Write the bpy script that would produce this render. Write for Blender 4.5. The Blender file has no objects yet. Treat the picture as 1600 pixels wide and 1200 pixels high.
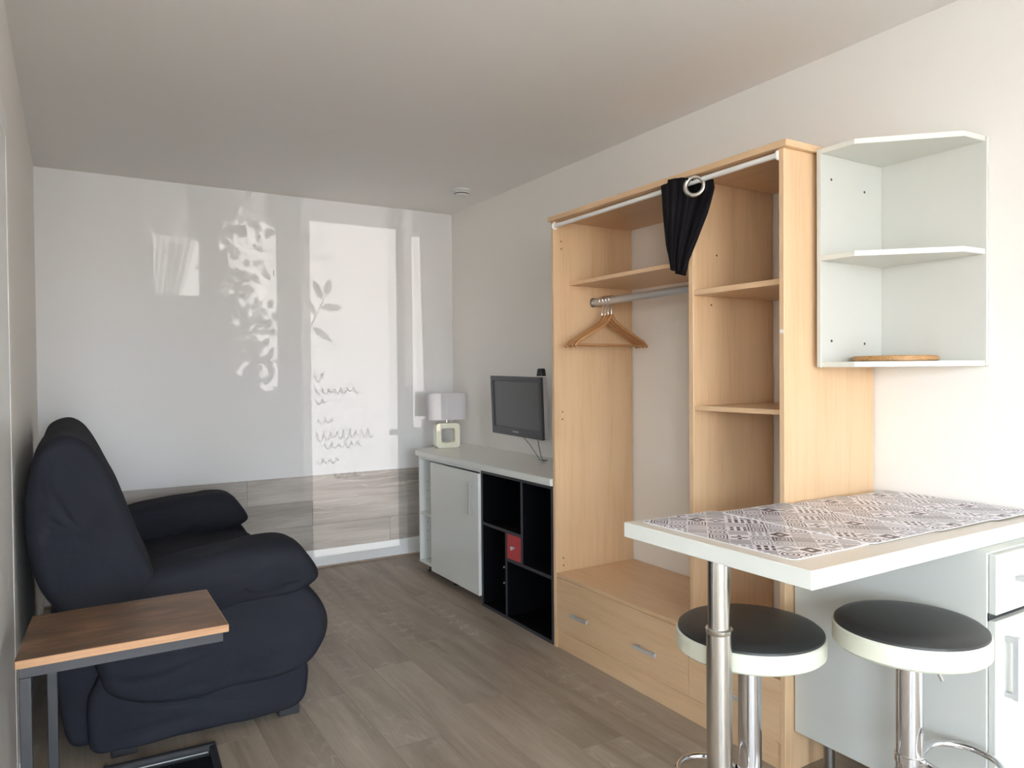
import bpy, bmesh, math, random
from mathutils import Vector, Matrix, noise
random.seed(7)
S = bpy.context.scene
COL = S.collection
PI = math.pi

# ---------------------------------------------------------------- camera
H = 1.31                                   # eye height
cam_d = bpy.data.cameras.new('camera')
cam = bpy.data.objects.new('camera', cam_d); COL.objects.link(cam)
cam_d.sensor_width = 36.0; cam_d.lens = 1139.0 / 1600.0 * 36.0; cam_d.clip_start = 0.02
right = Vector((0.8552, -0.5182, -0.0086)).normalized()
fwd = Vector((0.5180, 0.8552, -0.0158))
fwd = (fwd - right * fwd.dot(right)).normalized()
up = right.cross(fwd)
M3 = Matrix((right, up, -fwd)).transposed()
cam.matrix_world = Matrix.Translation((0, 0, H)) @ M3.to_4x4()
S.camera = cam

# ---------------------------------------------------------------- view, world, daylight
S.view_settings.view_transform = 'Standard'; S.view_settings.look = 'None'
S.view_settings.gamma = 1.0; S.view_settings.use_curve_mapping = False
S.view_settings.exposure = 0.0
S.cycles.use_denoising = True
S.cycles.max_bounces = 12; S.cycles.diffuse_bounces = 8; S.cycles.glossy_bounces = 4
S.cycles.transmission_bounces = 6; S.cycles.transparent_max_bounces = 12
S.cycles.sample_clamp_indirect = 8.0
S.cycles.caustics_reflective = False; S.cycles.caustics_refractive = False

W = bpy.data.worlds.new('sky'); S.world = W; W.use_nodes = True
bg = W.node_tree.nodes['Background']
bg.inputs[1].default_value = 51.0
# plain hazy sky above the roofline, street-grey below it
_n = W.node_tree.nodes; _l = W.node_tree.links
_tc = _n.new('ShaderNodeTexCoord'); _sp = _n.new('ShaderNodeSeparateXYZ'); _rp = _n.new('ShaderNodeValToRGB')
_l.new(_tc.outputs['Generated'], _sp.inputs[0]); _mr = _n.new('ShaderNodeMapRange')
_mr.inputs['From Min'].default_value = -0.5; _mr.inputs['From Max'].default_value = 0.5
_l.new(_sp.outputs[2], _mr.inputs[0]); _l.new(_mr.outputs[0], _rp.inputs[0]); _l.new(_rp.outputs[0], bg.inputs[0])
_e = _rp.color_ramp.elements; _e[0].position = 0.48; _e[0].color = (0.66, 0.61, 0.56, 1); _e[1].position = 0.58; _e[1].color = (0.74, 0.87, 1.0, 1)

def sun(name, d, e, ang, col):
    l = bpy.data.lights.new(name, 'SUN'); l.energy = e; l.angle = math.radians(ang); l.color = col
    o = bpy.data.objects.new(name, l); COL.objects.link(o)
    o.rotation_euler = Vector(d).to_track_quat('-Z', 'Y').to_euler()
    return o
# the low sun reaches the room thrown back by glass and paving across the street, so it comes in nearly level
sun('low_sun', (0.18, 1.0, 0.01), 1.15, 0.045, (1.0, 0.97, 0.95))
sun('low_sun_glint', (0.1726, 1.0, 0.05), 0.36, 0.10, (1.0, 0.90, 0.88))

# ---------------------------------------------------------------- materials
def srgb(r, g, b):
    f = lambda c: (c/255/12.92) if c/255 <= 0.04045 else ((c/255+0.055)/1.055)**2.4
    return (f(r), f(g), f(b), 1)
class NT:
    def __init__(s, name):
        s.m = bpy.data.materials.new(name); s.m.use_nodes = True; s.t = s.m.node_tree; s.p = s.t.nodes['Principled BSDF']
    def n(s, typ, **kw):
        nd = s.t.nodes.new(typ)
        for k, v in kw.items():
            if k[0] == 'i' and k[1:].isdigit(): s.set(nd.inputs[int(k[1:])], v)
            else: setattr(nd, k, v)
        return nd
    def set(s, sock, v):
        if hasattr(v, 'is_output'): s.t.links.new(v, sock)
        else: sock.default_value = v
    def P(s, **kw):
        nm = dict(base='Base Color', rough='Roughness', metal='Metallic', spec='Specular IOR Level', coat='Coat Weight', coatr='Coat Roughness', normal='Normal', trans='Transmission Weight', ior='IOR', emit='Emission Color', emits='Emission Strength', sheen='Sheen Weight', alpha='Alpha', sub='Subsurface Weight')
        for k, v in kw.items(): s.set(s.p.inputs[nm[k]], v)
        return s
    def math(s, op, a, b=0.0, c=0.0):
        nd = s.n('ShaderNodeMath', operation=op); s.set(nd.inputs[0], a); s.set(nd.inputs[1], b); s.set(nd.inputs[2], c); return nd.outputs[0]
    def mix(s, f, a, b):
        nd = s.n('ShaderNodeMix', data_type='RGBA'); s.set(nd.inputs[0], f); s.set(nd.inputs[6], a); s.set(nd.inputs[7], b); return nd.outputs[2]
    def coords(s, scale=(1, 1, 1), rnd=False, which='Object', rot=(0, 0, 0)):
        tc = s.n('ShaderNodeTexCoord'); mp = s.n('ShaderNodeMapping'); s.t.links.new(tc.outputs[which], mp.inputs[0])
        mp.inputs['Scale'].default_value = scale; mp.inputs['Rotation'].default_value = rot
        v = mp.outputs[0]
        if rnd:
            oi = s.n('ShaderNodeObjectInfo'); vm = s.n('ShaderNodeVectorMath', operation='MULTIPLY_ADD')
            cb = s.n('ShaderNodeCombineXYZ')
            for i in range(3): s.t.links.new(oi.outputs['Random'], cb.inputs[i])
            s.t.links.new(cb.outputs[0], vm.inputs[0]); vm.inputs[1].default_value = (37, 91, 53); s.t.links.new(v, vm.inputs[2]); v = vm.outputs[0]
        return v
    def noise(s, vec, scale, detail=4, rough=0.5, dist=0.0):
        nd = s.n('ShaderNodeTexNoise'); s.t.links.new(vec, nd.inputs['Vector'])
        nd.inputs['Scale'].default_value = scale; nd.inputs['Detail'].default_value = detail
        nd.inputs['Roughness'].default_value = rough; nd.inputs['Distortion'].default_value = dist
        return nd.outputs['Fac']
    def ramp(s, f, stops):
        nd = s.n('ShaderNodeValToRGB'); s.t.links.new(f, nd.inputs[0]); e = nd.color_ramp.elements
        while len(e) < len(stops): e.new(0.5)
        for k, (p, c) in enumerate(stops): e[k].position = p; e[k].color = c
        return nd.outputs[0]
    def bump(s, h, strength, dist=0.001):
        nd = s.n('ShaderNodeBump'); s.t.links.new(h, nd.inputs['Height']); nd.inputs['Strength'].default_value = strength; nd.inputs['Distance'].default_value = dist
        s.t.links.new(nd.outputs[0], s.p.inputs['Normal'])

def plain(name, col, rough=0.5, bump=None, var=0.0, **kw):
    t = NT(name); t.P(rough=rough, **kw)
    v = t.coords()
    if var:
        t.P(base=t.mix(t.noise(v, 6, 3), tuple(c*(1-var) for c in col[:3])+(1,), tuple(min(1, c*(1+var)) for c in col[:3])+(1,)))
    else: t.P(base=col)
    if bump: t.bump(t.noise(v, bump[0], 3), bump[1], bump[2] if len(bump) > 2 else 0.001)
    return t.m

def wood(name, dark, mid, light, grain_axis, rough=0.4, stretch=14, rnd=False, coat=0.0, scale=1.0):
    t = NT(name)
    sc = [stretch]*3; sc[grain_axis] = 1.0
    v = t.coords(tuple(x*scale for x in sc), rnd)
    n1 = t.noise(v, 1.6, 5, 0.6, 0.4); v2 = t.coords(tuple(x*scale*5 if i != grain_axis else 3*scale for i, x in enumerate(sc)), rnd); n2 = t.noise(v2, 2.0, 3, 0.6)
    f = t.math('MULTIPLY_ADD', n2, 0.35, t.math('MULTIPLY', n1, 0.65))
    t.P(base=t.ramp(f, [(0.3, dark), (0.5, mid), (0.72, light)]), rough=rough, coat=coat)
    t.bump(n2, 0.05, 0.0005)
    return t.m

MAT = {}
MAT['wall'] = plain('wall_paint', (0.81, 0.785, 0.745, 1), 0.75, (70, 0.25, 0.002))
MAT['far_wall'] = plain('far_wall_paint', (0.745, 0.735, 0.73, 1), 0.55, (90, 0.08, 0.001))
MAT['ceiling'] = plain('ceiling_paint', (0.82, 0.80, 0.775, 1), 0.85, (120, 0.15, 0.001))
MAT['white_trim'] = plain('white_trim', (0.82, 0.82, 0.81, 1), 0.35)
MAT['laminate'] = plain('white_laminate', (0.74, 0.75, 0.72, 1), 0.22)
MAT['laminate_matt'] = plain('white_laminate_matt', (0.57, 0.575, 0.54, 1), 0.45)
MAT['edge_white'] = plain('white_edge_band', (0.67, 0.68, 0.63, 1), 0.4)
def floor_wood(name, axis, k=1.0, grey=0.0):
    t = NT(name)
    c = lambda r, g, b: tuple(k*(x*(1-grey)+grey*(r*.3+g*.5+b*.3)) for x in (r, g, b)) + (1,)
    sc = [7.0]*3; sc[axis] = 0.9
    v = t.coords(tuple(sc), True)
    n1 = t.noise(v, 1.0, 6, 0.60, 0.5)
    base = t.ramp(n1, [(0.28, c(0.130, 0.101, 0.076)), (0.47, c(0.196, 0.157, 0.122)), (0.62, c(0.238, 0.196, 0.156)), (0.8, c(0.275, 0.240, 0.205))])
    oi = t.n('ShaderNodeObjectInfo')
    tone = t.math('MULTIPLY_ADD', oi.outputs['Random'], 0.12, 0.94)
    # limed cathedral grain: distorted rings stretched along the plank
    sc2 = [10.0]*3; sc2[axis] = 2.2
    v2 = t.coords(tuple(sc2), True)
    wv = t.n('ShaderNodeTexWave', wave_type='RINGS'); t.t.links.new(v2, wv.inputs[0]); wv.inputs['Scale'].default_value = 1.6; wv.inputs['Distortion'].default_value = 6.0; wv.inputs['Detail'].default_value = 3; wv.inputs['Detail Scale'].default_value = 1.6
    v3 = t.coords(tuple(x*0.7 for x in sc), True)
    patch = t.ramp(t.noise(v3, 1.3, 3, 0.6), [(0.53, (0, 0, 0, 1)), (0.70, (1, 1, 1, 1))])
    line = t.ramp(wv.outputs['Fac'], [(0.80, (0, 0, 0, 1)), (0.97, (1, 1, 1, 1))])
    lm = t.math('MULTIPLY', line, t.math('MULTIPLY', patch, 0.34))
    col = t.mix(lm, base, c(0.40, 0.36, 0.32))
    sc4 = [90.0]*3; sc4[axis] = 5.0
    fine = t.noise(t.coords(tuple(sc4), True), 1.0, 3, 0.6)
    tone2 = t.math('MULTIPLY', tone, t.math('MULTIPLY_ADD', fine, 0.4, 0.80))
    vm = t.n('ShaderNodeVectorMath', operation='SCALE'); t.t.links.new(col, vm.inputs[0]); t.set(vm.inputs['Scale'], tone2)
    t.P(base=vm.outputs[0], rough=0.42)
    t.bump(fine, 0.10, 0.0005)
    return t.m
MAT['plank'] = floor_wood('grey_oak_vinyl', 1, 1.42)
MAT['wains'] = floor_wood('grey_oak_panel', 0, 2.05, 0.5)
MAT['brown_trim'] = plain('brown_trim', (0.34, 0.25, 0.20, 1), 0.5)
MAT['subfloor'] = plain('plank_joint', (0.22, 0.18, 0.145, 1), 0.8)
mp = ((0.55, 0.36, 0.20, 1), (0.64, 0.435, 0.26, 1), (0.67, 0.47, 0.29, 1))
MAT['maple_v'] = wood('maple_vertical', *mp, 2, 0.38)
MAT['maple_y'] = wood('maple_lengthwise', *mp, 1, 0.38)
MAT['maple_edge'] = wood('maple_edge', (0.58, 0.40, 0.21, 1), (0.68, 0.48, 0.27, 1), (0.72, 0.52, 0.31, 1), 2, 0.4)
MAT['hanger_wood'] = wood('hanger_wood', (0.30, 0.14, 0.055, 1), (0.42, 0.21, 0.085, 1), (0.50, 0.27, 0.12, 1), 0, 0.35)
MAT['board_wood'] = wood('board_wood', (0.19, 0.09, 0.03, 1), (0.36, 0.19, 0.07, 1), (0.52, 0.32, 0.14, 1), 0, 0.5, 22)
MAT['rustic'] = wood('rustic_brown', (0.040, 0.021, 0.012, 1), (0.115, 0.060, 0.030, 1), (0.24, 0.135, 0.070, 1), 0, 0.45, 3.0, scale=2.6)
MAT['rustic_edge'] = wood('rustic_edge', (0.22, 0.11, 0.05, 1), (0.36, 0.19, 0.09, 1), (0.45, 0.27, 0.15, 1), 0, 0.5, 30)
MAT['black_metal'] = plain('black_metal', (0.018, 0.019, 0.023, 1), 0.45)
MAT['black_box'] = plain('black_melamine', (0.0012, 0.0012, 0.002, 1), 0.75, spec=0.08)
MAT['black_edge'] = plain('grey_edge_band', (0.034, 0.034, 0.042, 1), 0.5)
MAT['red'] = plain('red_lacquer', (0.42, 0.045, 0.05, 1), 0.4)
MAT['chrome'] = plain('chrome', (0.75, 0.75, 0.77, 1), 0.08, metal=1.0)
MAT['steel'] = plain('brushed_steel', (0.62, 0.60, 0.56, 1), 0.24, metal=1.0)
MAT['dark_steel'] = plain('dark_nickel', (0.28, 0.27, 0.26, 1), 0.35, metal=1.0)
MAT['rail'] = plain('rail_metal', (0.52, 0.53, 0.54, 1), 0.35, metal=0.6)
MAT['rod'] = plain('white_rod', (0.80, 0.80, 0.79, 1), 0.3)
MAT['tvshell'] = plain('tv_plastic', (0.045, 0.046, 0.054, 1), 0.35)
MAT['tvscreen'] = plain('tv_screen', (0.085, 0.088, 0.092, 1), 0.32)
MAT['grey_plastic'] = plain('grey_plastic', (0.42, 0.42, 0.43, 1), 0.4)
MAT['cable'] = plain('cable', (0.25, 0.25, 0.25, 1), 0.5)
MAT['cream'] = plain('cream_ceramic', (0.80, 0.77, 0.62, 1), 0.3)
MAT['shade'] = plain('lamp_shade_fabric', (0.60, 0.575, 0.585, 1), 0.8, (300, 0.2, 0.0005))
MAT['leather'] = plain('charcoal_vinyl', (0.024, 0.024, 0.024, 1), 0.42, (160, 0.06, 0.0005))
MAT['rim'] = plain('stool_rim', (0.66, 0.66, 0.54, 1), 0.35)
MAT['top_beige'] = plain('table_laminate', (0.66, 0.61, 0.54, 1), 0.3)
MAT['satin'] = plain('satin_chrome', (0.50, 0.50, 0.50, 1), 0.3, metal=0.25)
MAT['screw'] = plain('screw_hole', (0.05, 0.045, 0.04, 1), 0.6)
MAT['hole_wood'] = plain('shelf_pin_hole', (0.16, 0.08, 0.035, 1), 0.7)
MAT['detector'] = plain('detector_plastic', (0.70, 0.70, 0.68, 1), 0.4)
MAT['gloss_black'] = plain('gloss_black', (0.006, 0.008, 0.009, 1), 0.06)
MAT['pave'] = plain('paving', (0.50, 0.48, 0.46, 1), 0.9, var=0.2)
MAT['leaf'] = plain('leaf_green', (0.03, 0.06, 0.02, 1), 0.6)
MAT['bark'] = plain('bark', (0.06, 0.045, 0.03, 1), 0.9)
MAT['pot'] = plain('terracotta', (0.35, 0.14, 0.07, 1), 0.8)
MAT['decal'] = plain('grey_film', (0.25, 0.25, 0.25, 1), 0.6)
def fabric(name, col, hi):
    t = NT(name); v = t.coords()
    n = t.noise(v, 5, 4, 0.6); f = t.noise(v, 420, 2)
    t.P(base=t.mix(n, col, hi), rough=0.9, spec=0.12)
    t.bump(t.math('MULTIPLY_ADD', t.noise(v, 26, 4, 0.6, 0.5), 1.0, t.math('MULTIPLY', f, 0.12)), 0.30, 0.004)
    return t.m
MAT['sofa'] = fabric('black_slipcover', (0.0150, 0.0162, 0.0218, 1), (0.0235, 0.0252, 0.0330, 1))
MAT['curtain'] = fabric('black_curtain', (0.007, 0.006, 0.008, 1), (0.011, 0.010, 0.012, 1))
tg = NT('window_glass'); tg.t.nodes.remove(tg.p)
_tr = tg.n('ShaderNodeBsdfTransparent'); _gl = tg.n('ShaderNodeBsdfGlossy'); _gl.inputs['Roughness'].default_value = 0.02
_mx = tg.n('ShaderNodeMixShader'); _mx.inputs[0].default_value = 0.05
_out = [n for n in tg.t.nodes if n.type == 'OUTPUT_MATERIAL'][0]
tg.t.links.new(_tr.outputs[0], _mx.inputs[1]); tg.t.links.new(_gl.outputs[0], _mx.inputs[2]); tg.t.links.new(_mx.outputs[0], _out.inputs[0])
MAT['glass'] = tg.m
def sheer_mat(name, dens):
    ts = NT(name); ts.t.nodes.remove(ts.p)
    tr_ = ts.n('ShaderNodeBsdfTransparent'); df = ts.n('ShaderNodeBsdfDiffuse'); df.inputs[0].default_value = (0.85, 0.85, 0.85, 1)
    tl = ts.n('ShaderNodeBsdfTranslucent'); tl.inputs[0].default_value = (0.85, 0.85, 0.85, 1)
    m1 = ts.n('ShaderNodeMixShader'); m1.inputs[0].default_value = 0.5
    m2 = ts.n('ShaderNodeMixShader'); m2.inputs[0].default_value = dens
    out = [n for n in ts.t.nodes if n.type == 'OUTPUT_MATERIAL'][0]
    for a, b in ((df.outputs[0], m1.inputs[1]), (tl.outputs[0], m1.inputs[2]), (tr_.outputs[0], m2.inputs[1]), (m1.outputs[0], m2.inputs[2]), (m2.outputs[0], out.inputs[0])): ts.t.links.new(a, b)
    return ts.m
MAT['sheer'] = sheer_mat('sheer_voile', 0.40); MAT['net'] = sheer_mat('net_curtain', 0.80)

def mat_print():
    """cement-tile patchwork print: small squares laid on the diagonal, each with its own motif"""
    t = NT('tile_print_vinyl')
    v = t.coords((1, 1, 1))
    sep = t.n('ShaderNodeSeparateXYZ'); t.t.links.new(v, sep.inputs[0]); x, y = sep.outputs[0], sep.outputs[1]
    N = 1/0.052
    u = t.math('MULTIPLY', t.math('ADD', x, y), N*0.7071); w = t.math('MULTIPLY', t.math('SUBTRACT', x, y), N*0.7071)
    cu, cw = t.math('FLOOR', u), t.math('FLOOR', w)
    fu, fw = t.math('SUBTRACT', t.math('FRACT', u), 0.5), t.math('SUBTRACT', t.math('FRACT', w), 0.5)
    cb = t.n('ShaderNodeCombineXYZ'); t.t.links.new(cu, cb.inputs[0]); t.t.links.new(cw, cb.inputs[1])
    wn = t.n('ShaderNodeTexWhiteNoise', noise_dimensions='3D'); t.t.links.new(cb.outputs[0], wn.inputs['Vector'])
    h = wn.outputs['Value']
    cb2 = t.n('ShaderNodeVectorMath', operation='ADD'); t.t.links.new(cb.outputs[0], cb2.inputs[0]); cb2.inputs[1].default_value = (13.3, 7.7, 3.1)
    wn2 = t.n('ShaderNodeTexWhiteNoise', noise_dimensions='3D'); t.t.links.new(cb2.outputs[0], wn2.inputs['Vector']); h2 = wn2.outputs['Value']
    au, aw = t.math('ABSOLUTE', fu), t.math('ABSOLUTE', fw)
    r = t.math('SQRT', t.math('ADD', t.math('MULTIPLY', fu, fu), t.math('MULTIPLY', fw, fw)))
    ang = t.math('ARCTAN2', fw, fu)
    gt = lambda a, b: t.math('GREATER_THAN', a, b)
    frac = lambda a, k: t.math('FRACT', t.math('MULTIPLY', a, k))
    stripes = gt(frac(t.math('ADD', fu, 0.5), 4.0), 0.5)
    bars = t.math('MULTIPLY', gt(frac(t.math('ADD', fw, 0.5), 3.0), 0.45), gt(frac(t.math('ADD', fu, 0.5), 2.0), 0.22))
    rings = gt(frac(r, 5.0), 0.55)
    petals = gt(t.math('ADD', t.math('MULTIPLY', t.math('COSINE', t.math('MULTIPLY', ang, 4.0)), 0.16), 0.27), r)
    eye = t.math('MULTIPLY', petals, gt(r, 0.10))
    mx = t.math('MAXIMUM', au, aw)
    frames = gt(frac(mx, 6.5), 0.5)
    star = gt(0.30, t.math('ADD', t.math('MULTIPLY', au, aw), t.math('MULTIPLY', t.math('ADD', au, aw), 0.45)))
    star = t.math('MULTIPLY', star, gt(t.math('ADD', au, aw), 0.18))
    checks = gt(t.math('MULTIPLY', t.math('SINE', t.math('MULTIPLY', fu, 25.13)), t.math('SINE', t.math('MULTIPLY', fw, 25.13))), 0.0)
    pats = [stripes, bars, rings, eye, frames, star, checks]
    val = pats[0]
    for k, p in enumerate(pats[1:], 1):
        g = gt(h, k/7.0)
        val = t.math('ADD', t.math('MULTIPLY', val, t.math('SUBTRACT', 1.0, g)), t.math('MULTIPLY', p, g))
    grout = gt(mx, 0.475)
    val = t.math('MULTIPLY', val, t.math('SUBTRACT', 1.0, grout))
    ink = t.ramp(h2, [(0.0, (0.020, 0.011, 0.018, 1)), (0.45, (0.05, 0.04, 0.048, 1)), (0.62, (0.16, 0.15, 0.165, 1)), (0.85, (0.36, 0.36, 0.39, 1))])
    paper = t.ramp(t.math('FRACT', t.math('MULTIPLY', h2, 7.3)), [(0.0, (0.86, 0.83, 0.90, 1)), (0.80, (0.80, 0.78, 0.84, 1)), (0.92, (0.52, 0.52, 0.56, 1))])
    # the border of the mat stays white
    t.P(base=t.mix(val, paper, ink), rough=0.35)
    return t.m
MAT['print'] = mat_print()
MAT['print_border'] = plain('mat_white', (0.82, 0.81, 0.82, 1), 0.4)

# ---------------------------------------------------------------- builders
def tag(o, label=None, cat=None, group=None, kind=None):
    if label: o['label'] = label
    if cat: o['category'] = cat
    if group: o['group'] = group
    if kind: o['kind'] = kind
    return o
def thing(name, loc, label, cat, group=None):
    o = bpy.data.objects.new(name, None); o.location = loc; o.empty_display_size = 0.05; COL.objects.link(o)
    return tag(o, label, cat, group)
def wloc(o):
    v = Vector((0, 0, 0))
    while o is not None: v += Vector(o.location); o = o.parent
    return v
def mk(name, verts, faces, m, parent=None, smooth=False, origin=None, sharp=None):
    """world-space vertices -> one mesh object (translation-only parents)"""
    verts = [Vector(v) for v in verts]
    pl = wloc(parent) if parent else Vector((0, 0, 0))
    if origin is None: origin = pl if parent else sum(verts, Vector())/len(verts)
    origin = Vector(origin)
    me = bpy.data.meshes.new(name); me.from_pydata([tuple(v-origin) for v in verts], [], faces); me.validate(); me.update()
    if smooth:
        me.polygons.foreach_set('use_smooth', [True]*len(me.polygons))
        if sharp: 
            try: me.set_sharp_from_angle(angle=math.radians(sharp))
            except Exception: pass
    me.materials.append(MAT[m] if isinstance(m, str) else m)
    o = bpy.data.objects.new(name, me); COL.objects.link(o)
    if parent: o.parent = parent
    o.location = origin - pl
    return o
def bm_to(name, bm, m, parent=None, smooth=False, origin=None, sharp=None):
    bmesh.ops.recalc_face_normals(bm, faces=bm.faces)
    bm.verts.ensure_lookup_table(); bm.verts.index_update()
    vs = [v.co.copy() for v in bm.verts]; fs = [[v.index for v in f.verts] for f in bm.faces]; bm.free()
    return mk(name, vs, fs, m, parent, smooth, origin, sharp)
def box(name, x0, x1, y0, y1, z0, z1, m, parent=None, bev=0.0015, seg=1, origin='c'):
    bm = bmesh.new(); bmesh.ops.create_cube(bm, size=1)
    for v in bm.verts: v.co = Vector(((x0+x1)/2+v.co.x*(x1-x0), (y0+y1)/2+v.co.y*(y1-y0), (z0+z1)/2+v.co.z*(z1-z0)))
    if bev: bmesh.ops.bevel(bm, geom=list(bm.edges), offset=min(bev, 0.45*min(x1-x0, y1-y0, z1-z0)), segments=seg, affect='EDGES')
    return bm_to(name, bm, m, parent, seg > 1, Vector(((x0+x1)/2, (y0+y1)/2, (z0+z1)/2)) if origin == 'c' else origin, 40)
def prism(name, pts, z0, z1, m, parent=None, bev=0.0015, seg=1, M=None, origin=None):
    """polygon in XY extruded in z"""
    bm = bmesh.new()
    a = [bm.verts.new((x, y, z0)) for x, y in pts]; b = [bm.verts.new((x, y, z1)) for x, y in pts]
    n = len(pts); bm.faces.new(a[::-1]); bm.faces.new(b)
    for i in range(n): bm.faces.new((a[i], a[(i+1) % n], b[(i+1) % n], b[i]))
    if bev: bmesh.ops.bevel(bm, geom=list(bm.edges), offset=bev, segments=seg, affect='EDGES')
    if M is not None: bmesh.ops.transform(bm, matrix=M, verts=bm.verts)
    return bm_to(name, bm, m, parent, seg > 1, origin, 40)
def tube(name, pts, r, m, parent=None, n=12, closed=False, cap=True, scale=(1, 1), origin=None):
    pts = [Vector(p) for p in pts]; N = len(pts); rs = r if isinstance(r, (list, tuple)) else [r]*N
    verts, faces = [], []; prev = None
    for i, p in enumerate(pts):
        if closed: t = (pts[(i+1) % N]-pts[i-1])
        else: t = pts[min(i+1, N-1)]-pts[max(i-1, 0)]
        t.normalize()
        if prev is None:
            ref = Vector((0, 0, 1)) if abs(t.z) < 0.9 else Vector((1, 0, 0)); a = ref.cross(t).normalized()
        else: a = (prev - t*prev.dot(t)).normalized()
        prev = a; b = t.cross(a)
        for k in range(n):
            th = 2*PI*k/n; verts.append(p + (a*math.cos(th)*scale[0] + b*math.sin(th)*scale[1])*rs[i])
    for i in range(N if closed else N-1):
        j = (i+1) % N
        for k in range(n): faces.append((i*n+k, i*n+(k+1) % n, j*n+(k+1) % n, j*n+k))
    if not closed and cap: faces.append(tuple(range(n))[::-1]); faces.append(tuple((N-1)*n+k for k in range(n)))
    return mk(name, verts, faces, m, parent, True, origin, 50)
def lathe(name, prof, c, m, parent=None, n=40, M=None, origin=None):
    verts, faces = [], []; c = Vector(c)
    for r, z in prof:
        for k in range(n):
            th = 2*PI*k/n; v = Vector((r*math.cos(th), r*math.sin(th), z))
            if M is not None: v = M @ v
            verts.append(c + v)
    L = len(prof)
    for i in range(L-1):
        for k in range(n): faces.append((i*n+k, i*n+(k+1) % n, (i+1)*n+(k+1) % n, (i+1)*n+k))
    faces.append(tuple(range(n))[::-1]); faces.append(tuple((L-1)*n+k for k in range(n)))
    return mk(name, verts, faces, m, parent, True, origin, 40)
def catmull(P, n, closed=True):
    out = []; L = len(P)
    for i in range(L):
        p0, p1, p2, p3 = (Vector(P[(i+k-1) % L]) for k in range(4))
        for j in range(n):
            t = j/n
            out.append(0.5*((2*p1)+(p2-p0)*t+(2*p0-5*p1+4*p2-p3)*t*t+(3*p1-p0-3*p2+p3)*t**3))
    return out

XL, XR, YB, YF, ZC = -0.16, 2.445, -3.0, 4.886, 2.487
XA, YA_ = -1.35, 1.74          # the room is wider behind the viewer: alcove wall and where it starts

# ================================================================ SETTING
floor = box('floor', XA-0.1, XR+0.1, YB-0.2, YF+0.1, -0.12, -0.004, 'subfloor', None, 0); tag(floor, kind='structure')
pw, pl_ = 0.184, 1.22
k = 0; x = XL-7*pw
while x < XR-0.01:
    x1 = min(x+pw, XR); off = (k*0.43) % 1.0 * pl_
    y = YB - off; yend = YF if x > XL-0.01 else YA_
    while y < yend:
        a, b = max(y, YB), min(y+pl_, yend)
        if b-a > 0.02: box('plank', x+0.0003, x1-0.0003, a+0.0003, b-0.0003, -0.008, 0.0, 'plank', floor, 0.0004)
        y += pl_
    x = x1; k += 1
ceil = box('ceiling', XA-0.1, XR+0.1, YB-0.2, YF+0.1, ZC, ZC+0.1, 'ceiling', None, 0); tag(ceil, kind='structure')
tag(box('wall_right', XR, XR+0.1, YB-0.2, YF+0.1, 0, ZC, 'wall', None, 0), kind='structure')
tag(box('wall_left', XL-0.1, XL, YA_, YF+0.1, 0, ZC, 'wall', None, 0), kind='structure')
DL = (-2.5, -1.3, 0.95, 2.05)           # unseen alcove window added for side fill light, Y and Z extents
bm = bmesh.new()
for a in ((YB-0.2, DL[0], 0, ZC), (DL[1], YA_+0.1, 0, ZC), (DL[0], DL[1], 0, DL[2]), (DL[0], DL[1], DL[3], ZC)):
    r_ = bmesh.ops.create_cube(bm, size=1)
    for v in r_['verts']: v.co = Vector((XA-0.05+v.co.x*0.1, (a[0]+a[1])/2+v.co.y*(a[1]-a[0]), (a[2]+a[3])/2+v.co.z*(a[3]-a[2])))
tag(bm_to('wall_alcove', bm, 'wall', None), kind='structure')
g4 = tag(box('window_4', XA-0.052, XA-0.048, DL[0]+0.04, DL[1]-0.04, DL[2]+0.04, DL[3]-0.04, 'glass', None, 0), kind='structure')
bm = bmesh.new()
for a in ((DL[0], DL[0]+0.04, DL[2], DL[3]), (DL[1]-0.04, DL[1], DL[2], DL[3]), (DL[0]+0.04, DL[1]-0.04, DL[2], DL[2]+0.04), (DL[0]+0.04, DL[1]-0.04, DL[3]-0.04, DL[3]), (-1.92, -1.88, DL[2]+0.04, DL[3]-0.04)):
    r_ = bmesh.ops.create_cube(bm, size=1)
    for v in r_['verts']: v.co = Vector((XA-0.05+v.co.x*0.06, (a[0]+a[1])/2+v.co.y*(a[1]-a[0]), (a[2]+a[3])/2+v.co.z*(a[3]-a[2])))
bm_to('window_frame', bm, 'white_trim', g4)
_l4 = bpy.data.lights.new('daylight_window_4', 'AREA'); _l4.shape = 'RECTANGLE'; _l4.size = DL[1]-DL[0]; _l4.size_y = DL[3]-DL[2]; _l4.cycles.is_portal = True
_o4 = bpy.data.objects.new('daylight_window_4', _l4); COL.objects.link(_o4); _o4.location = (XA-0.09, (DL[0]+DL[1])/2, (DL[2]+DL[3])/2)
_o4.rotation_euler = Vector((1, 0, 0)).to_track_quat('-Z', 'Z').to_euler()
tag(box('wall_return', XA, XL-0.1, YA_, YA_+0.1, 0, ZC, 'wall', None, 0), kind='structure')
far = tag(box('wall_far', XL, XR, YF, YF+0.1, 0, ZC, 'far_wall', None, 0), kind='structure')
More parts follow.
